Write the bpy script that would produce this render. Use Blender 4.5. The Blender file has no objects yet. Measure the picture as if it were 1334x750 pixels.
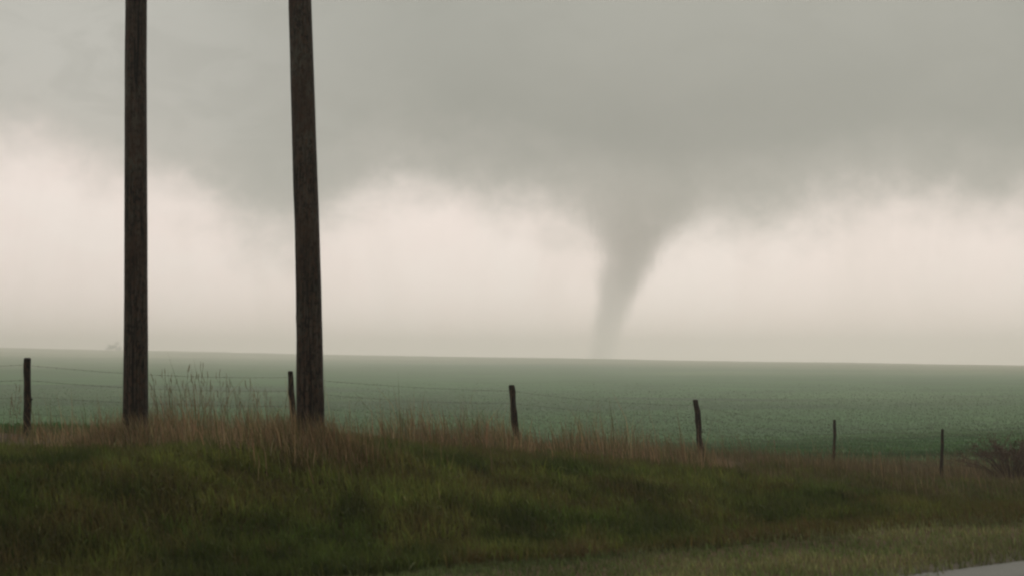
import bpy, math, random
import numpy as np
from mathutils import Vector, Matrix

sc = bpy.context.scene
col = sc.collection
RNG = np.random.default_rng(7)
random.seed(7)
R = math.radians
EYE = 1.6            # metres above the road

def s2l(c):          # sRGB 0..255 -> linear
    return tuple((v/255/12.92 if v/255 <= .04045 else ((v/255+.055)/1.055)**2.4) for v in c)

# ------------------------------------------------------------------ camera
FPX = 1700.0
PITCH = math.atan((470-375)/FPX)
cam_d = bpy.data.cameras.new('camera'); cam = bpy.data.objects.new('camera', cam_d); col.objects.link(cam)
cam_d.sensor_width = 36; cam_d.lens = 36*FPX/1334
cam_d.clip_start = .1; cam_d.clip_end = 20000
cam.location = (0, 0, EYE); cam.rotation_euler = (math.pi/2+PITCH, 0, 0)
cam_d.dof.use_dof = True; cam_d.dof.focus_distance = 60; cam_d.dof.aperture_fstop = 2.8
sc.camera = cam

# ------------------------------------------------------------------ render settings
sc.view_settings.view_transform = 'Standard'; sc.view_settings.look = 'None'
sc.view_settings.gamma = 1; sc.view_settings.use_curve_mapping = False
sc.view_settings.exposure = 0
sc.cycles.filter_width = 2.2
sc.cycles.use_denoising = True
sc.cycles.volume_bounces = 3; sc.cycles.max_bounces = 8; sc.cycles.diffuse_bounces = 3
sc.cycles.volume_max_steps = 256

# ------------------------------------------------------------------ node helpers
class NT:
    def __init__(s, tree): s.t = tree; s.n = tree.nodes; s.l = tree.links
    def new(s, typ, **kw):
        n = s.n.new(typ)
        for k, v in kw.items(): setattr(n, k, v)
        return n
    def put(s, sock, v):
        if isinstance(v, bpy.types.NodeSocket): s.l.new(v, sock)
        else: sock.default_value = v
    def m(s, op, a, b=None, c=None, clamp=False):
        n = s.new('ShaderNodeMath', operation=op); n.use_clamp = clamp
        s.put(n.inputs[0], a)
        if b is not None: s.put(n.inputs[1], b)
        if c is not None: s.put(n.inputs[2], c)
        return n.outputs[0]
    def smooth(s, v, a, b, lo=0., hi=1.):
        n = s.new('ShaderNodeMapRange', interpolation_type='SMOOTHSTEP')
        s.put(n.inputs[0], v); n.inputs[1].default_value = a; n.inputs[2].default_value = b
        n.inputs[3].default_value = lo; n.inputs[4].default_value = hi
        return n.outputs[0]
    def lin(s, v, a, b, lo=0., hi=1.):
        n = s.new('ShaderNodeMapRange'); n.clamp = True
        s.put(n.inputs[0], v); n.inputs[1].default_value = a; n.inputs[2].default_value = b
        n.inputs[3].default_value = lo; n.inputs[4].default_value = hi
        return n.outputs[0]
    def curve(s, v, pts):       # v already 0..1
        n = s.new('ShaderNodeFloatCurve'); s.put(n.inputs['Value'], v)
        c = n.mapping.curves[0]
        while len(c.points) < len(pts): c.points.new(.5, .5)
        for p, (x, y) in zip(c.points, pts): p.location = (x, y); p.handle_type = 'AUTO'
        n.mapping.update()
        return n.outputs[0]
    def mix(s, f, a, b, blend='MIX'):
        n = s.new('ShaderNodeMix', data_type='RGBA', blend_type=blend)
        s.put(n.inputs[0], f)
        for i, v in ((6, a), (7, b)):
            if isinstance(v, tuple): v = (*v[:3], 1)
            s.put(n.inputs[i], v)
        return n.outputs[2]
    def noise(s, vec, scale, detail=4, rough=.5, dist=0.):
        n = s.new('ShaderNodeTexNoise'); s.put(n.inputs['Vector'], vec)
        n.inputs['Scale'].default_value = scale; n.inputs['Detail'].default_value = detail
        n.inputs['Roughness'].default_value = rough; n.inputs['Distortion'].default_value = dist
        return n.outputs['Fac']
    def scale3(s, vec, sx, sy, sz):
        n = s.new('ShaderNodeVectorMath', operation='MULTIPLY'); s.put(n.inputs[0], vec)
        n.inputs[1].default_value = (sx, sy, sz); return n.outputs[0]

# ------------------------------------------------------------------ world: storm sky
SUN_EL, SUN_AZ = R(31), R(12)      # behind the storm, seen only as the bright band; well diffused
world = bpy.data.worlds.new('World'); sc.world = world; world.use_nodes = True
w = NT(world.node_tree); w.n.clear()
tc = w.new('ShaderNodeTexCoord')
nv = w.new('ShaderNodeVectorMath', operation='NORMALIZE'); w.put(nv.inputs[0], tc.outputs['Generated']); D = nv.outputs[0]
sx = w.new('ShaderNodeSeparateXYZ'); w.put(sx.inputs[0], D)
az = w.m('ARCTAN2', sx.outputs[0], sx.outputs[1])
el = w.m('ARCSINE', sx.outputs[2])
azf = w.lin(az, -.8, .8)
ael = w.m('ABSOLUTE', el)
def wx(x): return (math.atan((x-667)/FPX)+.8)/1.6
def wy(y): return (470-y)/FPX
edge_px = [(-400, 240), (-150, 205), (0, 207), (60, 217), (130, 238), (200, 250), (260, 270), (310, 302), (370, 318), (420, 296), (470, 264), (520, 250),
           (600, 258), (680, 274), (740, 290), (800, 305), (880, 306), (930, 298), (980, 294), (1050, 290), (1130, 280), (1200, 274),
           (1260, 282), (1334, 290), (1500, 270), (1750, 240)]
pts = [(0, wy(240)*5)] + [(wx(x), wy(y)*5) for x, y in edge_px] + [(1, wy(240)*5)]
E = w.m('DIVIDE', w.curve(azf, pts), 5.0)
n1 = w.noise(w.scale3(D, 1, 1, 1.6), 7, 5, .55, .3)
n2 = w.noise(w.scale3(D, 1, 1, 1.2), 26, 4, .55, .2)
n3 = w.noise(w.scale3(D, 1, 1, 1.1), 60, 4, .6, .3)
off = w.m('ADD', w.m('ADD', w.m('MULTIPLY', w.m('SUBTRACT', n1, .5), .05), w.m('MULTIPLY', w.m('SUBTRACT', n2, .5), .042)), w.m('MULTIPLY', w.m('SUBTRACT', n3, .5), .014))
dlt = w.m('SUBTRACT', w.m('ADD', ael, off), E)            # >0 above the ragged lower edge
t1 = w.smooth(dlt, -.034, .034)                         # edge of the cloud deck
t2 = w.smooth(dlt, -.024, .075)                          # deepening into the deck
# colours
warm = w.mix(w.smooth(ael, 0., .055), s2l((243, 226, 215)), s2l((249, 234, 225)))
streak = w.noise(w.scale3(D, 1, 1, .22), 17, 5, .62, .4)
warm = w.mix(w.m('MULTIPLY', w.smooth(streak, .38, .72), .20), warm, s2l((212, 201, 189)))
blot = w.noise(D, 11, 5, .62, .5)
warm = w.mix(w.m('MULTIPLY', w.smooth(blot, .40, .66), .45), warm, s2l((251, 241, 232)))
warm = w.mix(w.smooth(ael, .0, .021, 1., 0.), warm, s2l((252, 240, 224)))
edgec = s2l((192, 186, 176))
lightside = w.smooth(az, -.36, -.02)                    # deck is thinner on the left
deckL, deckR = s2l((193, 190, 181)), s2l((150, 150, 140))
deck = w.mix(lightside, deckL, deckR)
deck = w.mix(w.m('MULTIPLY', w.smooth(ael, .17, .30), .30), deck, s2l((172, 174, 165)))
bill = w.noise(w.scale3(D, 1, 1, 1.5), 5, 5, .5, .4)
deck = w.mix(w.m('MULTIPLY', w.smooth(bill, .35, .65), .22), deck, s2l((176, 174, 163)))
dxp = w.m('DIVIDE', w.m('SUBTRACT', az, (850-667)/FPX), .13); dyp = w.m('DIVIDE', w.m('SUBTRACT', ael, wy(190)), .05)
wall = w.m('EXPONENT', w.m('MULTIPLY', w.m('ADD', w.m('MULTIPLY', dxp, dxp), w.m('MULTIPLY', dyp, dyp)), -1.))
deck = w.mix(w.m('MULTIPLY', wall, .45), deck, s2l((140, 139, 130)))          # darker wall cloud over the funnel
scud = w.noise(w.scale3(D, 1, 1, 2.2), 13, 6, .6, .8)
deck = w.mix(w.m('MULTIPLY', w.smooth(scud, .42, .66), .22), deck, s2l((148, 147, 137)))
cl = w.mix(t2, edgec, deck)
skyc = w.mix(t1, warm, cl)
nish = w.new('ShaderNodeTexSky', sky_type='NISHITA'); nish.sun_disc = False
nish.sun_elevation = SUN_EL; nish.sun_rotation = SUN_AZ
nishc = w.mix(1., nish.outputs[0], (.1, .1, .1), 'MULTIPLY')
skyc = w.mix(.98, nishc, skyc)
bg = w.new('ShaderNodeBackground'); w.put(bg.inputs[0], skyc); bg.inputs[1].default_value = 1.0
wo = w.new('ShaderNodeOutputWorld'); w.l.new(bg.outputs[0], wo.inputs[0])

sun_d = bpy.data.lights.new('sun', 'SUN'); sun_d.energy = .8; sun_d.angle = R(40); sun_d.color = (1, .96, .9)
sun = bpy.data.objects.new('sun', sun_d); col.objects.link(sun)
sdir = Vector((math.sin(SUN_AZ)*math.cos(SUN_EL), math.cos(SUN_AZ)*math.cos(SUN_EL), math.sin(SUN_EL)))
sun.rotation_euler = sdir.to_track_quat('Z', 'Y').to_euler(); sun.location = (0, -20, 40)

# ------------------------------------------------------------------ picture point -> place
cp, sp = math.cos(PITCH), math.sin(PITCH)
def at(x, y, Y):
    cx, cz = (x-667)/FPX, (375-y)/FPX
    ry, rz = cp - cz*sp, sp + cz*cp
    k = Y/ry
    return Vector((cx*k, Y, EYE+rz*k))

# ------------------------------------------------------------------ numpy value noise
_L = np.random.default_rng(3).random((256, 256))
def vnoise(x, y, sc_, oct_=3, seed=0):
    x = np.asarray(x, float)/sc_+seed*17.3+1000; y = np.asarray(y, float)/sc_+seed*9.1+1000
    s = 0; a = 1; tot = 0
    for _ in range(oct_):
        xi = np.floor(x).astype(int); yi = np.floor(y).astype(int); fx = x-xi; fy = y-yi
        fx = fx*fx*(3-2*fx); fy = fy*fy*(3-2*fy)
        g = lambda i, j: _L[(xi+i) % 256, (yi+j) % 256]
        s = s + a*((g(0,0)*(1-fx)+g(1,0)*fx)*(1-fy)+(g(0,1)*(1-fx)+g(1,1)*fx)*fy)
        tot += a; a *= .5; x = x*2.03+7; y = y*2.03+3
    return s/tot
def sstep(x, a, b):
    t = np.clip((np.asarray(x, float)-a)/(b-a), 0, 1); return t*t*(3-2*t)

# ------------------------------------------------------------------ terrain (u runs along road and fence, v away from the road)
AX, AY = .825, .565
def uv_of(x, y): return x*AX+y*AY, -x*AY+y*AX
def xy_of(u, v): return u*AX-v*AY, u*AY+v*AX
FU = [-60, 0, 5.15, 9.5, 13.9, 18.3, 22.7, 27.1, 33, 60, 120]
FZ = [-1.1, -1.1, -1.16, -1.39, -1.67, -2.02, -2.5, -2.9, -3.2, -3.6, -4.0]
PU = [-60, 0, 6, 9, 12.3, 15, 17.5, 22, 34, 60, 120]
PZ = [-1.05, -1.02, -1.08, -1.25, -1.62, -2.0, -2.42, -2.8, -3.2, -3.5, -3.8]
def horizon_r(az_):                 # distance of the visible skyline
    return np.interp(az_, [-.45, -.35, -.1, .1, .3, .45], [1800, 1800, 1500, 1150, 950, 900])
def horizon_z(az_):                 # its height against the eye, as an angle
    x = 667+FPX*np.tan(np.clip(az_, -.5, .5))
    px = np.interp(x, [-200, 0, 200, 420, 640, 800, 1000, 1334, 1600], [452, 454, 457, 461, 464.5, 467, 470.5, 475, 478])
    px = px+1.6*(vnoise(np.asarray(az_)*900, 0*np.asarray(az_), 60, 3, 61)-.5)
    return (470-px)/FPX
def ground_z(x, y):                 # relative to road level 0
    x = np.asarray(x, float); y = np.asarray(y, float)
    u, v = uv_of(x, y)
    zf = np.interp(u, FU, FZ); zp = np.interp(u, PU, PZ)
    zv = -1.68
    z = np.where(v < 6.5, -1.66, -1.61-.07*sstep(v, 6.6, 8.6))
    ditch = np.minimum(zv-.1, (zv+zp)/2-.12)
    z = np.where(v > 8.6, zv+(ditch-zv)*sstep(v, 8.6, 9.8), z)
    z = np.where(v > 9.8, ditch+(zp-ditch)*sstep(v, 9.8, 13.4), z)
    z = np.where(v > 13.4, zp+(zf-zp)*sstep(v, 13.4, 20.7), z)
    r = np.hypot(x, y); a = np.arctan2(x, y)
    HR = horizon_r(a); hz = horizon_z(a)*HR
    zfield = -6.8+(hz+6.8)*np.clip((r-120)/(HR-120), 0, 1)**1.25
    zfield = np.where(r > HR, hz-(r-HR)*.012, zfield)
    zfield = zfield + sstep(r, 80, 300)*(vnoise(x, y, 130, 2, 4)-.5)*1.2*sstep(HR-r, 0, 250)
    z = np.where(v > 20.7, zf+(zfield-zf)*sstep(v, 19.5, 95), z)
    back = sstep(-v, 1.5, 12)
    z = np.where(v < -1.4, -1.66-back*.25, z)
    bump = sstep(v, 8.8, 10)*(1-sstep(v, 60, 120))
    z = z + bump*((vnoise(x, y, 1.6, 3, 1)-.5)*.22+(vnoise(x, y, .45, 2, 2)-.5)*.06)
    return z+EYE
def gz(x, y): return float(ground_z(np.array([x]), np.array([y]))[0])

# ------------------------------------------------------------------ mesh helpers
def mesh_np(name, V, loops, sizes, mat, colors=None, smooth=False, cname='tint'):
    me = bpy.data.meshes.new(name)
    me.vertices.add(len(V)); me.vertices.foreach_set('co', np.asarray(V, np.float32).ravel())
    me.loops.add(len(loops)); me.loops.foreach_set('vertex_index', np.asarray(loops, np.int32))
    sizes = np.asarray(sizes, np.int32); starts = np.concatenate(([0], np.cumsum(sizes)[:-1])).astype(np.int32)
    me.polygons.add(len(sizes)); me.polygons.foreach_set('loop_start', starts)
    me.polygons.foreach_set('loop_total', sizes)
    if smooth: me.polygons.foreach_set('use_smooth', np.ones(len(sizes), bool))
    if colors is not None:
        at_ = me.color_attributes.new(cname, 'FLOAT_COLOR', 'POINT')
        c = np.ones((len(V), 4), np.float32); c[:, :3] = colors; at_.data.foreach_set('color', c.ravel())
    me.materials.append(mat); me.update(calc_edges=True)
    return me
def link(name, me, parent=None):
    o = bpy.data.objects.new(name, me); col.objects.link(o)
    if parent: o.parent = parent
    return o
def tag(o, label=None, cat=None, group=None, kind=None):
    for k, v in (('label', label), ('category', cat), ('group', group), ('kind', kind)):
        if v: o[k] = v
    return o
def empty(name, loc):
    o = bpy.data.objects.new(name, None); o.location = loc; o.empty_display_size = .2; col.objects.link(o); return o

class MB:
    def __init__(s): s.v = []; s.f = []
    def tube(s, pts, rads, n=6, cap=True, jitter=0., phase=0., shape=None):
        base = len(s.v); P = [Vector(p) for p in pts]
        up = Vector((0, 0, 1)); t0 = (P[-1]-P[0]).normalized()
        ref = Vector((1, 0, 0)) if abs(t0.z) > .7 else up
        for i, p in enumerate(P):
            t = (P[min(i+1, len(P)-1)]-P[max(i-1, 0)]).normalized()
            a = t.cross(ref).normalized(); b = a.cross(t).normalized()
            for k in range(n):
                th = 2*math.pi*k/n+phase
                r = rads[i]*(1+random.uniform(-jitter, jitter))
                if shape: r *= shape(th, p)
                s.v.append(p+(a*math.cos(th)+b*math.sin(th))*r)
        for i in range(len(P)-1):
            for k in range(n):
                q = base+i*n; k2 = (k+1) % n
                s.f.append((q+k, q+k2, q+n+k2, q+n+k))
        if cap:
            s.f.append(tuple(base+k for k in range(n))[::-1]); s.f.append(tuple(base+(len(P)-1)*n+k for k in range(n)))
    def quad(s, a, b, c, d):
        q = len(s.v); s.v += [a, b, c, d]; s.f.append((q, q+1, q+2, q+3))
    def tri(s, a, b, c):
        q = len(s.v); s.v += [a, b, c]; s.f.append((q, q+1, q+2))
    def build(s, name, mat, parent=None, smooth=False, origin=None):
        me = bpy.data.meshes.new(name); o0 = Vector(origin) if origin is not None else Vector((0, 0, 0))
        me.from_pydata([tuple(Vector(v)-o0) for v in s.v], [], s.f); me.materials.append(mat)
        if smooth:
            for p in me.polygons: p.use_smooth = True
        me.update(); return link(name, me, parent)

# ------------------------------------------------------------------ materials
def mat(name):
    m = bpy.data.materials.new(name); m.use_nodes = True; t = NT(m.node_tree); t.n.clear()
    out = t.new('ShaderNodeOutputMaterial'); p = t.new('ShaderNodeBsdfPrincipled'); t.l.new(p.outputs[0], out.inputs[0])
    p.inputs['Roughness'].default_value = .85; p.inputs['Specular IOR Level'].default_value = .2
    return m, t, p, out
def bump(t, p, h, strength=.5, dist=.02):
    b = t.new('ShaderNodeBump'); b.inputs['Strength'].default_value = strength; b.inputs['Distance'].default_value = dist
    t.put(b.inputs['Height'], h); t.l.new(b.outputs[0], p.inputs['Normal'])

def grass_material(name):
    m, t, p, out = mat(name)
    a = t.new('ShaderNodeVertexColor'); a.layer_name = 'tint'
    g = t.new('ShaderNodeNewGeometry')
    n = t.noise(g.outputs['Position'], 2.3, 4, .6)
    c = t.mix(t.m('MULTIPLY', n, .35), a.outputs[0], (.05, .045, .02))
    t.put(p.inputs['Base Color'], c)
    p.inputs['Roughness'].default_value = .8
    tr = t.new('ShaderNodeBsdfTranslucent'); t.put(tr.inputs[0], c)
    mx = t.new('ShaderNodeMixShader'); mx.inputs[0].default_value = .25
    t.l.new(p.outputs[0], mx.inputs[1]); t.l.new(tr.outputs[0], mx.inputs[2]); t.l.new(mx.outputs[0], out.inputs[0])
    return m
M_GRASS = grass_material('grass_blades')

def ground_material():
    m, t, p, out = mat('soil_and_field')
    a = t.new('ShaderNodeVertexColor'); a.layer_name = 'tint'
    g = t.new('ShaderNodeNewGeometry'); P = g.outputs['Position']
    n1 = t.noise(P, .05, 5, .6); n2 = t.noise(P, 1.2, 5, .6); n3 = t.noise(P, 14, 3, .6)
    rows = t.noise(t.scale3(P, .012, .09, .0), 1.0, 4, .6)
    f = t.m('ADD', t.m('MULTIPLY', t.m('SUBTRACT', n1, .5), .9), t.m('MULTIPLY', t.m('SUBTRACT', n2, .5), .8))
    f = t.m('ADD', f, t.m('MULTIPLY', t.m('SUBTRACT', n3, .5), .5))
    f = t.m('ADD', f, t.m('MULTIPLY', t.m('SUBTRACT', rows, .5), .8))
    k = t.m('ADD', 1.0, f)
    hs = t.new('ShaderNodeHueSaturation'); t.put(hs.inputs['Value'], k); t.put(hs.inputs['Color'], a.outputs[0])
    t.put(p.inputs['Base Color'], hs.outputs[0])
    p.inputs['Roughness'].default_value = .95; p.inputs['Specular IOR Level'].default_value = .1
    bump(t, p, t.m('ADD', n2, t.m('MULTIPLY', n3, .4)), .6, .08)
    return m
M_GROUND = ground_material()

def road_material():
    m, t, p, out = mat('worn_asphalt')
    g = t.new('ShaderNodeNewGeometry'); P = g.outputs['Position']
    vo = t.new('ShaderNodeTexVoronoi'); t.put(vo.inputs['Vector'], P); vo.inputs['Scale'].default_value = 95
    n = t.noise(P, .8, 5, .6)
    c = t.mix(vo.outputs['Distance'], (.18, .175, .16), (.29, .285, .265))
    c = t.mix(t.m('MULTIPLY', t.smooth(n, .4, .7), .5), c, (.14, .13, .12))
    t.put(p.inputs['Base Color'], c); p.inputs['Roughness'].default_value = .9; p.inputs['Specular IOR Level'].default_value = .15
    bump(t, p, vo.outputs['Distance'], .5, .004)
    return m
M_ROAD = road_material()

def wood_material(name, dark, light, grey, rust=(.07, .036, .022)):
    m, t, p, out = mat(name)
    tc = t.new('ShaderNodeTexCoord'); P = tc.outputs['Object']
    fib = t.noise(t.scale3(P, 55, 55, 2.2), 1, 5, .65, .3)
    crack = t.noise(t.scale3(P, 22, 22, .8), 1, 4, .6, .6)
    blot = t.noise(t.scale3(P, 4, 4, 1.3), 1, 5, .6)
    fine = t.noise(t.scale3(P, 26, 26, 15), 1, 3, .7)
    c = t.mix(t.smooth(fib, .35, .68), dark, light)
    c = t.mix(t.m('MULTIPLY', t.smooth(blot, .48, .70), .7), c, grey)
    spk = t.noise(t.scale3(P, 30, 30, 13), 1, 4, .7)
    c = t.mix(t.m('MULTIPLY', t.smooth(spk, .50, .57), .7), c, rust)
    c = t.mix(t.m('MULTIPLY', t.smooth(fine, .50, .6), .7), c, tuple(v*.35 for v in dark))
    hb = t.noise(t.scale3(P, 1.5, 1.5, .9), 1, 3, .5)
    c = t.mix(t.m('MULTIPLY', t.smooth(hb, .5, .62), .45), c, tuple(v*.8 for v in rust))
    ck = t.smooth(crack, .60, .64)
    c = t.mix(ck, c, (.006, .005, .004))
    t.put(p.inputs['Base Color'], c); p.inputs['Roughness'].default_value = .8
    h = t.m('SUBTRACT', t.m('ADD', fib, t.m('MULTIPLY', fine, .5)), t.m('MULTIPLY', ck, 1.2))
    bump(t, p, h, .9, .012)
    return m
M_POLE = wood_material('creosoted_wood', (.010, .008, .006), (.085, .064, .048), (.10, .098, .078))
M_POST = wood_material('weathered_post_wood', (.012, .010, .006), (.032, .022, .014), (.022, .026, .014))
m, t, p, out = mat('rusty_wire'); M_WIRE = m
g = t.new('ShaderNodeNewGeometry')
t.put(p.inputs['Base Color'], t.mix(t.noise(g.outputs['Position'], 8, 2), (.06, .04, .03), (.14, .12, .11)))
p.inputs['Metallic'].default_value = .3; p.inputs['Roughness'].default_value = .6
def plain(name, a, b, scale=6.):
    m, t, p, out = mat(name); g = t.new('ShaderNodeNewGeometry')
    t.put(p.inputs['Base Color'], t.mix(t.smooth(t.noise(g.outputs['Position'], scale, 4), .35, .65), a, b)); return m
M_STALK = plain('dry_stalk', (.13, .10, .065), (.20, .16, .10))
M_SEED = plain('seed_heads', (.20, .15, .09), (.27, .21, .13))
M_BARK = plain('tree_bark', (.05, .04, .03), (.09, .075, .055))
M_LEAF = plain('tree_leaves', (.04, .06, .03), (.07, .095, .045), .6)
M_BRUSH = plain('brushwood_twigs', (.07, .045, .032), (.11, .075, .05))
M_BRUSHLEAF = plain('dead_brown_leaves', (.08, .05, .032), (.13, .085, .055))

# ------------------------------------------------------------------ ground sheet, out to past the skyline
def build_ground():
    azs = np.concatenate([np.linspace(-math.pi, -.62, 70, endpoint=False), np.linspace(-.62, .62, 460, endpoint=False), np.linspace(.62, math.pi, 70, endpoint=False)])
    rs = np.concatenate([[0.3], np.linspace(2, 40, 190), 40*np.exp(np.linspace(0, math.log(1950/40), 181)[1:])])
    A, Rr = np.meshgrid(azs, rs); X = Rr*np.sin(A); Y = Rr*np.cos(A); Z = ground_z(X, Y)
    nR, nA = X.shape
    V = np.stack([X, Y, Z], -1).reshape(-1, 3)
    i, j = np.meshgrid(np.arange(nR-1), np.arange(nA), indexing='ij'); j2 = (j+1) % nA
    F = np.stack([i*nA+j, i*nA+j2, (i+1)*nA+j2, (i+1)*nA+j], -1).reshape(-1, 4)[:, ::-1]
    cen = len(V); V = np.vstack([V, [[0, 0, gz(0, 0)]]])
    loops = F.ravel(); sizes = np.full(len(F), 4)
    tri = np.stack([np.full(nA, cen), np.arange(nA), (np.arange(nA)+1) % nA], -1)[:, ::-1]
    loops = np.concatenate([loops, tri.ravel()]); sizes = np.concatenate([sizes, np.full(nA, 3)])
    x, y = V[:, 0], V[:, 1]; u, v = uv_of(x, y); r = np.hypot(x, y)
    c = np.empty((len(V), 3))
    gravel = np.array((.13, .115, .085)); bank = np.array((.07, .06, .022)); dry = np.array((.10, .075, .045)); fieldc = np.array(FIELD_C)
    tanf = np.array((.25, .27, .14))
    c[:] = gravel
    def lay(w_, cc):
        w_ = w_[:, None]; c[:] = c*(1-w_)+np.asarray(cc)*w_
    lay(sstep(v, 6.6, 7.0), (.12, .075, .04)); lay(sstep(v, 8.4, 9.2), bank); lay(sstep(v, 17, 19.5), dry); lay(sstep(v, 22, 27), fieldc)
    lay(sstep(-v, 2.2, 3.2), (.08, .075, .04)); lay(sstep(-v, 10, 14), fieldc)
    fl = sstep(v, 30, 60)
    lay(fl*sstep(vnoise(x, y, 160, 3, 8), .5, .75)*.85, (.135, .215, .085))
    lay(fl*sstep(vnoise(x, y*4, 260, 3, 9), .55, .75)*.8, (.042, .095, .035))
    lay(np.exp(-((y-214-6*np.sin(x/11))/5)**2)*sstep(x, 12, 20)*sstep(-x, -58, -40)*.7, (.035, .06, .03))   # narrow darker green line of a shallow grassy ditch
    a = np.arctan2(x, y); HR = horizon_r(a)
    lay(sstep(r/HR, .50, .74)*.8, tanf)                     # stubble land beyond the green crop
    lay(sstep(-a, -.02, .3)*sstep(r/HR, .2, .75)*.75*(r < 1960), (.42, .43, .28))  # far left land paled: haze fade put into the ground colour
    lay(sstep(r/HR, .86, .9)*sstep(vnoise(x, y, 300, 2, 51), .4, .6)*.6, (.38, .35, .25))  # pale patches near the skyline, painted in to soften it as haze would
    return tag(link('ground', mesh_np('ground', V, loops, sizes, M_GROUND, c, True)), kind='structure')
FIELD_C = (.062, .155, .045)
build_ground()

# ------------------------------------------------------------------ road
def build_road():
    us = np.linspace(-70, 140, 211); vs = np.array([-1.6, -1.5, 1, 2.2, 3.5, 5, 6.52, 6.72])
    V = []; 
    for uu in us:
        wob = (float(vnoise(uu, 0, 1.1, 3, 5))-.5)*.16
        for k, vv in enumerate(vs):
            e = wob*1.6 if k >= 6 else 0
            x, y = xy_of(uu, vv+e)
            z = EYE*0 + (-.05 if k in (0, 7) else 0.0)-.012*((vv-2.2)/3.8)**2
            V.append((x, y, z))
    n = len(vs); V = np.array(V)
    F = [(i*n+j, (i+1)*n+j, (i+1)*n+j+1, i*n+j+1) for i in range(len(us)-1) for j in range(n-1)]
    F = np.array(F)
    return tag(link('road', mesh_np('road', V, F.ravel(), np.full(len(F), 4), M_ROAD, None, True)), kind='structure')
build_road()

# ------------------------------------------------------------------ blades of grass (far too many to count: one object for each kind of cover)
def blades(name, x, y, h, wdt, colr, lean=.35, sink=.02, label='', tipmix=None):
    n = len(x); z = ground_z(x, y)-sink
    a = RNG.random(n)*2*np.pi; la = RNG.random(n)*2*np.pi; ln = np.abs(RNG.normal(0, lean, n))*h
    hx, hy = np.cos(a)*wdt/2, np.sin(a)*wdt/2
    lx, ly = np.cos(la)*ln-.12*h, np.sin(la)*ln
    V = np.empty((n, 5, 3), np.float32)
    V[:, 0] = np.stack([x-hx, y-hy, z], -1); V[:, 1] = np.stack([x+hx, y+hy, z], -1)
    mz = z+h*.55
    V[:, 2] = np.stack([x+hx*.8+lx*.35, y+hy*.8+ly*.35, mz], -1); V[:, 3] = np.stack([x-hx*.8+lx*.35, y-hy*.8+ly*.35, mz], -1)
    tz = z+np.sqrt(np.maximum(h*h-ln*ln*.7, (.35*h)**2))
    V[:, 4] = np.stack([x+lx, y+ly, tz], -1)
    b = np.arange(n)*5
    L = np.stack([b, b+1, b+2, b+3, b+3, b+2, b+4], -1)
    S = np.tile([4, 3], n)
    C = np.repeat(colr[:, None, :], 5, 1).astype(np.float32)
    if tipmix is not None: C[:, 4] = C[:, 4]*.5+np.array(tipmix)*.5
    me = mesh_np(name, V.reshape(-1, 3), L.ravel(), S, M_GRASS, C.reshape(-1, 3))
    return tag(link(name, me), label=label, cat='grass', kind='stuff')

def scatter(n, Y0, Y1, azlim=.50, power=1.6):
    """points in a wedge, density falling with distance"""
    a = RNG.uniform(-azlim, azlim, n); e = 2-power
    q = RNG.random(n); r = (Y0**e+q*(Y1**e-Y0**e))**(1/e)
    return r*np.sin(a)/np.cos(a)*1.0*np.cos(a), r*np.cos(a)
def mixc(w_, a, b):
    w_ = np.asarray(w_)[:, None]; return np.asarray(a)*(1-w_)+np.asarray(b)*w_
def jit(c, n, s=.25):
    return np.clip(c*np.exp(RNG.normal(0, s, (n, 1)))*np.exp(RNG.normal(0, .06, (n, 3))), .004, .6)

# green bank between verge and fence
x, y = scatter(430000, 8.6, 42, .52)
u, v = uv_of(x, y); vb = 8.7+.9*sstep(-u, -9, -4)-.5*sstep(u, 10, 14)
k = (v > vb+.9*(vnoise(x, y, 1.3, 2, 11)-.5)) & (v < 17.0+4.5*(vnoise(x, y, 1.3, 3, 15)-.5)+2.5*sstep(u, 14, 20)); x, y, u, v = x[k], y[k], u[k], v[k]; n = len(x)
pa = vnoise(x, y, 1.7, 3, 12); pb = vnoise(x, y, .5, 2, 13); pc = vnoise(x, y, 4.0, 2, 14)
right = sstep(u, 9, 19)
pe = vnoise(x, y*.8, .75, 3, 17); pf = vnoise(x, y, .28, 2, 18)
c = mixc(sstep(.45*pa+.55*pe, .38, .60), (.066, .096, .018), (.140, .156, .036))
c = mixc(sstep(pb, .52, .68)*.55, c, (.026, .036, .009))
pd = vnoise(x, y, .33, 2, 16); c = c*1.4*(.40+1.2*pd)[:, None]
brown = np.clip(sstep(pc, .50, .70)*.5+sstep(pf*.5+pe*.5, .50, .62)*.6+.25*sstep(-u, -4, 2)+right*.45*sstep(pa, .35, .6)+sstep(9.9-v, 0, 1.2)*.75, 0, 1)
c = mixc(brown*(RNG.random(n) < .8), c, (.17, .125, .05))
h = (.05+.05*pa+.10*pb+.12*pd)*RNG.uniform(.6, 1.25, n)*(1-.45*sstep(9.6-v, 0, 1.2))
blades('bank_grass', x, y, h, RNG.uniform(.006, .014, n)*(1+y/40), jit(c, n, .18), .6,
       label='dark green rough grass covering the bank between verge and fence', tipmix=(.10, .10, .035))

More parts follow.
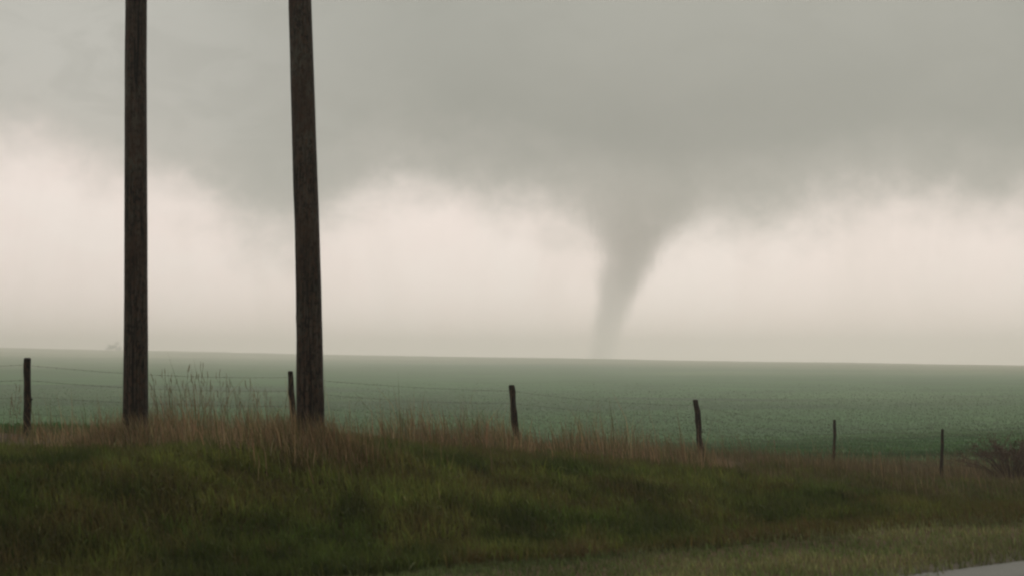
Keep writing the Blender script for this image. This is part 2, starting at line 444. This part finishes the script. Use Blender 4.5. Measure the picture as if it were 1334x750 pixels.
# short paler verge beside the road
x, y = scatter(230000, 6.5, 34, .52, 1.7)
u, v = uv_of(x, y); vb = 8.7+.9*sstep(-u, -9, -4)-.5*sstep(u, 10, 14)
k = (v > 6.35+.5*(vnoise(x, y, .8, 3, 21)-.35)) & (v < vb+.35+.9*(vnoise(x, y, 1.3, 2, 11)-.5)); x, y, u, v = x[k], y[k], u[k], v[k]; n = len(x)
pa = vnoise(x, y, .9, 3, 22); pb = vnoise(x, y, 2.5, 2, 23)
c = mixc(sstep(pa, .35, .65), (.19, .25, .08), (.33, .33, .14))
c = mixc(sstep(pb, .5, .7)*.6, c, (.055, .085, .028))
blades('verge_grass', x, y, (.05+.06*pa)*RNG.uniform(.6, 1.4, n), RNG.uniform(.006, .014, n), jit(c, n), .6, label='short pale green and straw grass on the road verge', tipmix=(.22, .19, .11))

# tall dead grass along the fence and round the poles
x, y = scatter(360000, 12, 48, .52)
for px_, py_ in ((-4.8, 16.5), (-2.3, 15.0)):
    x = np.concatenate([x, px_+RNG.normal(0, .38, 2600)]); y = np.concatenate([y, py_-.35+RNG.normal(0, .25, 2600)])
u, v = uv_of(x, y)
pn = vnoise(x, y, 2.2, 3, 31)
wr = sstep(u, 14, 26)
band = np.exp(-((v-(19.3+2.2*wr+1.6*(pn-.5)))/(2.5+1.8*wr))**2)*np.interp(u, [4.5, 6.2, 7.2, 9.4, 10.0, 10.8, 11.6, 14.5, 16, 18, 24, 40], [.16, .35, .9, .8, .22, .2, 1, 1, .6, .8, 1, 1])
polew = np.zeros(len(x))
for px_, py_ in ((-4.8, 16.5), (-2.3, 15.0)): polew = np.maximum(polew, 1.3*np.exp(-((x-px_)**2+(y-py_+.35)**2)/.45))
gap = .10+.90*sstep(vnoise(x, y, 1.5, 3, 33), .36, .60)
k = RNG.random(len(x)) < np.clip(band*gap+polew*1.0, 0, 1)
x, y, u, v, pn, band, polew = x[k], y[k], u[k], v[k], pn[k], band[k], polew[k]; n = len(x)
pc = vnoise(x, y, 1.4, 3, 34)
c = mixc(sstep(pc, .3, .7), (.29, .19, .10), (.42, .29, .165))
c = mixc((RNG.random(n) < .3)*1., c, (.12, .13, .05))
c = mixc(sstep(u, 13, 20)*.55, c, (.12, .10, .045))
tall = np.clip(-.08+.98*vnoise(x, y, 1.2, 3, 35), .10, .8)*np.interp(u, [4, 6, 8, 16, 20, 24], [.6, .85, 1.1, 1.1, .9, .75])
h = tall*np.clip(RNG.gamma(5, .17, n), .3, 2.0)
h = np.where(polew > .3, np.clip(h, .25, .55), h)
blades('dry_grass', x, y, h, RNG.uniform(.003, .009, n)*(1+y/50), jit(c, n, .3), .32,
       label='tall tan dead grass growing along the wire fence', tipmix=(.27, .2, .12))

# young crop beyond the fence
x, y = scatter(360000, 20, 330, .50, 1.75)
u, v = uv_of(x, y); k = (v > 21.3) & (RNG.random(len(x)) < 1-.93*sstep(np.hypot(x, y), 90, 320)); x, y, u, v = x[k], y[k], u[k], v[k]; n = len(x)
pa = vnoise(x, y, 5, 3, 41)
c = mixc(sstep(pa, .35, .65), (.046, .125, .036), (.080, .175, .052))
c = mixc(sstep(25+8*sstep(u, 12, 28)-v, 0, 5)*(.6+.35*sstep(u, 14, 24))*(RNG.random(n) < .85), c, (.16, .12, .06))
c = c*(.65+.7*vnoise(x*.35, y, 11, 3, 44))[:, None]
blades('field_crop', x, y, RNG.uniform(.10, .2, n)*(.8+.4*pa), RNG.uniform(.01, .018, n)*(1+y/25), jit(c, n, .10), .6, label='young green crop covering the field beyond the fence')

# ------------------------------------------------------------------ utility poles
def pole(base_px, top_px, Y, r0, r1, height, label, seed):
    b = at(base_px[0], base_px[1], Y); t_ = at(top_px[0], top_px[1], Y)
    d = (t_-b)/(t_.z-b.z)
    b = Vector((b.x, b.y, gz(b.x, b.y)))
    random.seed(seed); N = 60; n = 28
    ph = [random.uniform(0, 6.28) for _ in range(6)]
    def shape(th, p):
        q = 1+.012*math.sin(2*th+ph[0]+p.z*.3)+.012*math.sin(5*th+ph[1]+p.z*.9)+.008*math.sin(9*th+ph[2]-p.z*2.1)
        for kk in range(3):                                  # drying checks: long narrow grooves
            dth = (th-ph[3+kk]-.05*math.sin(p.z*1.3+kk)+math.pi) % (2*math.pi)-math.pi
            if abs(dth) < .14: q -= .07*max(0, math.sin(p.z*(.9+.3*kk)+kk*2))
        return q
    mb = MB(); pts = []; rad = []
    for i in range(N+1):
        s = -.6+(height+.6)*i/N
        flare = 1+.10*math.exp(-max(s, 0)/.5)
        wob = Vector((math.sin(s*.8+ph[0])*.01, math.sin(s*.6+ph[1])*.01, 0))
        pts.append(b+d*s+wob); rad.append((r0+(r1-r0)*max(s, 0)/4.9)*flare if s < height-.03 else (r0+(r1-r0)*s/4.9)*.9)
    mb.tube(pts, rad, n, jitter=.006, shape=shape)
    o = mb.build('utility_pole', M_POLE, smooth=False, origin=b); o.location = b
    return tag(o, label, 'pole', 'bare wooden utility poles')
pole((175.6, 565), (178.5, 0), 16.5, .152, .138, 9.4, 'nearly upright bare dark wooden pole, nearer the left-hand fence post', 1)
pole((405.5, 578), (392, 0), 15.0, .155, .136, 8.8, 'thicker dark wooden pole leaning left, close beside a fence post', 2)

# ------------------------------------------------------------------ barbed wire fence
def build_fence():
    root = empty('barbed_wire_fence', (0, 0, 0))
    tag(root, 'sagging barbed wire fence on short rough wooden posts along the field edge', 'fence')
    spec = [  # x px of base, Y, top y px, lean (top offset to the left per metre), radius, height
        (-400, 17.4, None, .0, .055, 1.2), (35, 20, 467, .02, .056, 1.2), (383, 22.5, 484, .065, .052, 1.2), (674, 24.9, 502, .10, .058, 1.2),
        (914.5, 27.4, 521, .10, .060, 1.2), (1086, 29.9, 547, -.03, .034, 1.15), (1226, 32.4, 559, -.04, .038, 1.2), (1370, 35.2, None, 0, .05, 1.2)]
    random.seed(5); tops = []; locs = []
    labels = {1: 'upright post with a flat top, leftmost in view', 2: 'post leaning left beside the thick pole', 3: 'short looking post sunk in tan dead grass',
              4: 'knobbly crooked post', 5: 'thin faint post', 6: 'thin post nearest the right edge'}
    for i, (bx, Y, ty, ln, r, h) in enumerate(spec):
        b = at(bx, 600, Y); b.z = gz(b.x, b.y)
        if ty is not None: h = at(bx, ty, Y).z-b.z
        ph = [random.uniform(0, 6.28) for _ in range(4)]
        mb = MB(); N = 14; pts = []; rad = []
        for k in range(N+1):
            s = -.3+(h+.3)*k/N
            kn = (1.5 if i == 4 else .8)
            pts.append(b+Vector((-ln*s+kn*.007*math.sin(s*6+ph[0])+kn*.004*math.sin(s*17+ph[1]), .006*math.sin(s*5+ph[2]), s)))
            rad.append(r*(1.06-.10*s/h)*(1+kn*.07*math.sin(s*11+ph[3])+random.uniform(-.03, .03)*kn))
        pts.append(pts[-1]+Vector((0, 0, .018))); rad.append(rad[-1]*.72)
        mb.tube(pts, rad, 11, jitter=.05, shape=lambda th, p: 1+.05*math.sin(3*th+ph[1])+.04*math.sin(7*th+p.z*3))
        if i in (1, 4): # knot
            q = pts[8]+Vector((r*.85, -.01, 0)); mb.tube([q, q+Vector((.03, -.01, .015))], [.02, .012], 6)
        o = mb.build('fence_post', M_POST, root, origin=b); o.location = b
        if i in labels: o['label'] = labels[i]
        locs.append(b); tops.append((b, h, ln, r))
    for wi, fr in enumerate((.28, .50, .72, .92)):
        mb = MB(); 
        path = []
        for i in range(len(tops)-1):
            (b0, h0, l0, r0), (b1, h1, l1, r1) = tops[i], tops[i+1]
            p0 = b0+Vector((-l0*h0*fr-r0*.5, -r0*.95, h0*fr)); p1 = b1+Vector((-l1*h1*fr-r1*.5, -r1*.95, h1*fr))
            sag = random.uniform(.03, .08)
            for k in range(16):
                q = k/16; p = p0.lerp(p1, q); p.z -= sag*4*q*(1-q); path.append(p)
        path.append(p1)
        mb.tube(path, [.0017]*len(path), 4)
        w_ = mb.build('wire', M_WIRE, root)
        bb = MB()
        for i in range(len(path)-1):
            for q in (.25, .75):
                p = path[i].lerp(path[i+1], q)
                for s_ in (-1, 1):
                    dd = Vector((random.uniform(-.4, .4), s_*.5, random.choice((-1, 1)))).normalized()*.016
                    bb.tri(p-dd, p+dd, p+Vector((.005, .002, .004)))
        o = bb.build('barb', M_WIRE, w_); o['kind'] = 'stuff'
    return locs
FENCE = build_fence()

# ------------------------------------------------------------------ single weeds standing above the dead grass
def weed(xp, topy, Y, label, group, stem_r=.004, arms=6, seed=0, lean=0.):
    random.seed(seed); g0 = at(xp, 560, Y); b = Vector((g0.x, g0.y, gz(g0.x, g0.y))); H = at(xp, topy, Y).z-b.z
    root = empty('tall_weed', b); tag(root, label, 'weed', group)
    st = MB(); sh = MB()
    cx, cy = random.uniform(-.08, .08)+lean, random.uniform(-.08, .08)
    pt = lambda q: Vector((cx*q*q*H, cy*q*q*H, H*q))
    st.tube([pt(q/6)-(Vector((0, 0, .04)) if q == 0 else Vector()) for q in range(7)], [stem_r*(1-.5*q/6) for q in range(7)], 5)
    st.build('stem', M_STALK, root)
    tips = [pt(1)]
    for k in range(arms):
        q = .45+.5*k/arms; a = random.uniform(0, 6.28); L = random.uniform(.08, .2)*H*.8
        p0 = pt(q); p2 = p0+Vector((math.cos(a)*L*.55, math.sin(a)*L*.55, L*.85)); p1 = p0.lerp(p2, .5)+Vector((math.cos(a)*L*.1, math.sin(a)*L*.1, -.01))
        br = MB(); br.tube([p0, p1, p2], [stem_r*.55, stem_r*.45, stem_r*.35], 4); br.build('branch', M_STALK, root); tips.append(p2)
    for tp in tips:
        sh = MB(); L = random.uniform(.07, .14); dx_, dy_ = random.gauss(0, .015), random.gauss(0, .015); R_ = random.uniform(.004, .007)
        sh.tube([tp+Vector((dx_*q, dy_*q, L*(q-.35))) for q in (0, .15, .3, .45, .6, .8, 1)], [R_*f for f in (.2, .9, .6, 1, .6, .7, .15)], 5, jitter=.35)
        sh.build('seed_head', M_SEED, root)
random.seed(77)
GW = 'dry weed stalks between the two poles'
for i, (xp, ty) in enumerate([(203, 492), (214, 484), (226, 497), (238, 480), (247, 490), (258, 476), (266, 488), (276, 500), (289, 486), (297, 492), (306, 505), (322, 498), (335, 512), (350, 508)]):
    weed(xp, ty, 20.2+random.uniform(-.8, 1.4), 'thin branching dry weed stalk standing above the tan grass between the two poles', GW, seed=100+i)
GL = 'weed stalks by the left edge'
for i, (xp, ty) in enumerate([(11, 522), (17, 503), (21, 517)]):
    weed(xp, ty, 19.5+.2*i, 'dark thin weed stalk at the left edge beside the leftmost fence post', GL, seed=150+i, arms=4)
GR = 'weed stalks in the brown grass on the right'
for i, (xp, ty) in enumerate([(775, 560), (842, 566), (1010, 575), (1145, 590), (1190, 596), (1262, 580)]):
    weed(xp, ty, 25+i*1.5, 'short dry weed stalk in the brown grass right of the middle fence posts', GR, seed=170+i, arms=5)

# pale straw tuft below the crooked post
def tuft(xp, yp, Y):
    random.seed(9); b = at(xp, yp, Y); b.z = gz(b.x, b.y)
    mb = MB()
    for _ in range(260):
        a = random.uniform(0, 6.28); r_ = abs(random.gauss(0, .07)); p = b+Vector((math.cos(a)*r_, math.sin(a)*r_, -.02))
        L = random.uniform(.15, .36); o_ = Vector((math.cos(a)*L*random.uniform(.1, .6), math.sin(a)*L*random.uniform(.1, .6), L))
        ww = Vector((math.sin(a), -math.cos(a), 0))*.006
        mb.tri(p-ww, p+ww, p+o_)
    o = mb.build('straw_tuft', plain('bleached_straw', (.36, .26, .18), (.45, .33, .22)), origin=b); o.location = b
    tag(o, 'small pale straw-coloured grass tuft just below the knobbly crooked fence post', 'grass tuft')
tuft(943, 618, 24.6)

# brown brush at the right edge
def shrub(xp, Y, wd, ht, label, seed):
    random.seed(seed); b = at(xp, 600, Y); b.z = gz(b.x, b.y)
    root = empty('shrub', b); tag(root, label, 'shrub')
    tw = MB(); lf = MB()
    for _ in range(110):
        a = random.uniform(0, 6.28); q = random.uniform(.2, 1)
        tip = Vector((math.cos(a)*wd*.5*q, math.sin(a)*wd*.4*q, ht*random.uniform(.55, 1.05)*(1-.35*q*q)))
        mid = tip*.5+Vector((0, 0, .1*ht)); tw.tube([Vector((math.cos(a)*.06, math.sin(a)*.06, -.03)), mid, tip], [.011, .007, .003], 4)
        for _ in range(3):
            p = mid.lerp(tip, random.random()); e = p+Vector((random.gauss(0, .12), random.gauss(0, .12), random.uniform(.05, .22)))
            tw.tube([p, e], [.005, .002], 3)
            for _ in range(14):
                c_ = p.lerp(e, random.random())+Vector([random.gauss(0, .035) for _ in range(3)])
                d1 = Vector([random.gauss(0, 1) for _ in range(3)]).normalized()*.022; d2 = Vector([random.gauss(0, 1) for _ in range(3)]).normalized()*.014
                lf.quad(c_-d1, c_-d2, c_+d1, c_+d2)
    o = tw.build('branch', M_BRUSH, root); o['kind'] = 'stuff'; o = lf.build('foliage', M_BRUSHLEAF, root); o['kind'] = 'stuff'
shrub(1318, 32.6, 3.3, 1.2, 'low reddish brown spreading shrub at the right edge', 21)

# ------------------------------------------------------------------ far trees, faint in the rain at the left
def tree(xp, r_dist, ht, wd, label, seed, group=None):
    random.seed(seed); a = math.atan((xp-667)/FPX); X, Yy = math.sin(a)*r_dist, math.cos(a)*r_dist
    b = Vector((X, Yy, gz(X, Yy)-.3)); root = empty('tree', b); tag(root, label, 'tree', group)
    tr = MB(); cr = MB()
    tr.tube([(0, 0, 0), (.2, 0, ht*.3), (.1, .2, ht*.6)], [.35, .25, .12], 7)
    tips = []
    for k in range(9):
        an = random.uniform(0, 6.28); z0 = ht*random.uniform(.05, .4); L = wd*.42*random.uniform(.6, 1)
        e = Vector((math.cos(an)*L, math.sin(an)*L, z0+ht*random.uniform(.02, .4))); tr.tube([(.15, .1, z0), e], [.12, .04], 5); tips.append(e)
    tips.append(Vector((0, 0, ht*.8)))
    for tp in tips:
        for _ in range(220):
            c_ = tp+Vector((random.gauss(0, wd*.12), random.gauss(0, wd*.12), random.gauss(0, ht*.09)))
            d1 = Vector([random.gauss(0, 1) for _ in range(3)]).normalized()*.28; d2 = Vector([random.gauss(0, 1) for _ in range(3)]).normalized()*.2
            c_.z = max(c_.z, .2); cr.quad(c_-d1, c_-d2, c_+d1, c_+d2)
    tr.build('trunk', M_BARK, root); o = cr.build('crown', M_LEAF, root); o['kind'] = 'stuff'
tree(152, 1720, 11, 12, 'faint grey-green tree on the far skyline just left of the left pole', 31)
tree(143, 1735, 8, 10, 'lower faint tree on the skyline, left of the taller one by the pole', 32)

# ------------------------------------------------------------------ tornado: a body of cloud droplets
DT = 2300.0; K = DT/FPX
def build_tornado():
    prof = [(478, 768, 798), (466, 767, 799), (445, 770, 806), (430, 771, 811), (400, 775, 824), (370, 778, 842), (345, 780, 856), (325, 777, 867), (305, 771, 882),
            (285, 759, 906), (265, 740, 938), (245, 712, 975), (225, 670, 1000), (195, 600, 1060)]
    b = at(785, 478, DT); H = (478-195)*K
    hs = [(478-y)*K for y, a, c in prof]; cx = [((a+c)/2-785)*K for y, a, c in prof]; rr = [(c-a)/2*K for y, a, c in prof]
    mb = MB(); G = 1.55; n = 40; N = 60
    for i in range(N+1):
        hh = H*i/N; c_ = np.interp(hh, hs, cx); r_ = np.interp(hh, hs, rr)*G+4
        for k in range(n):
            th = 2*math.pi*k/n; mb.v.append(Vector((c_+math.cos(th)*r_, math.sin(th)*r_, hh)))
    for i in range(N):
        for k in range(n):
            k2 = (k+1) % n; mb.f.append((i*n+k, i*n+k2, (i+1)*n+k2, (i+1)*n+k))
    mb.f.append(tuple(range(n))[::-1]); mb.f.append(tuple(N*n+k for k in range(n)))
    m = bpy.data.materials.new('funnel_cloud'); m.use_nodes = True; t = NT(m.node_tree); t.n.clear()
    out = t.new('ShaderNodeOutputMaterial'); pv = t.new('ShaderNodeVolumePrincipled'); t.l.new(pv.outputs[0], out.inputs['Volume'])
    tc = t.new('ShaderNodeTexCoord'); O = tc.outputs['Object']; s = t.new('ShaderNodeSeparateXYZ'); t.put(s.inputs[0], O)
    q = t.lin(s.outputs[2], 0, H)
    XC = max(abs(c) for c in cx)+1; RC = max(rr)+1
    xc = t.m('MULTIPLY', t.m('SUBTRACT', t.curve(q, [(h/H, .5+.5*c/XC) for h, c in zip(hs, cx)]), .5), 2*XC)
    rc = t.m('MULTIPLY', t.curve(q, [(h/H, r/RC) for h, r in zip(hs, rr)]), RC)
    dx = t.m('SUBTRACT', s.outputs[0], xc)
    rad = t.m('SQRT', t.m('ADD', t.m('MULTIPLY', dx, dx), t.m('MULTIPLY', s.outputs[1], s.outputs[1])))
    rn = t.m('DIVIDE', rad, rc)
    n1 = t.noise(t.scale3(O, 1, 1, .6), .03, 4, .55); n2 = t.noise(t.scale3(O, 1, 1, .5), .09, 3, .5)
    rn = t.m('ADD', rn, t.m('ADD', t.m('MULTIPLY', t.m('SUBTRACT', n1, .5), 1.1), t.m('MULTIPLY', t.m('SUBTRACT', n2, .5), .9)))
    core = t.smooth(rn, .40, 1.32, 1., 0.)
    # optical depth wanted through the middle, by height -> density
    yk = [478, 468, 450, 420, 380, 345, 310, 285, 260, 240, 220, 195]
    tau = [1.25, 1.25, 1.25, 1.35, 1.6, 1.85, 1.85, 1.45, 1.05, .65, .28, 0.]
    dn = []
    for y_, ta in zip(yk, tau):
        hh = (478-y_)*K; dn.append((hh/H, min(1, ta/(2*np.interp(hh, hs, rr)*.85)/.03)))
    dens = t.m('MULTIPLY', t.curve(q, dn), .03*TORN_GAIN)
    t.put(pv.inputs['Density'], t.m('MULTIPLY', core, dens))
    pv.inputs['Color'].default_value = (*TORN_COL, 1); pv.inputs['Anisotropy'].default_value = 0.
    pv.inputs['Emission Strength'].default_value = 0.
    o = mb.build('tornado', m); o.location = b
    tag(o, 'grey funnel-shaped tornado hanging from the storm cloud down to the far field', 'tornado')
    return o
TORN_COL = (.765, .755, .735); TORN_GAIN = 1.0
build_tornado()

# ------------------------------------------------------------------ rain haze over the land
def build_haze():
    S = 1990.; z0, z1 = float(-1950*.012-30), 34.0
    mb = MB(); c = [Vector((sx_*S, sy_*S, z)) for z in (z0, z1) for sx_, sy_ in ((-1, -1), (1, -1), (1, 1), (-1, 1))]
    mb.v = c; mb.f = [(3, 2, 1, 0), (4, 5, 6, 7), (0, 1, 5, 4), (1, 2, 6, 5), (2, 3, 7, 6), (3, 0, 4, 7)]
    m = bpy.data.materials.new('rain_haze'); m.use_nodes = True; t = NT(m.node_tree); t.n.clear()
    out = t.new('ShaderNodeOutputMaterial'); pv = t.new('ShaderNodeVolumePrincipled'); t.l.new(pv.outputs[0], out.inputs['Volume'])
    pv.inputs['Color'].default_value = (1, .965, .935, 1); pv.inputs['Density'].default_value = HAZE; pv.inputs['Anisotropy'].default_value = .6
    o = mb.build('haze', m); tag(o, kind='stuff')
HAZE = .0010
build_haze()
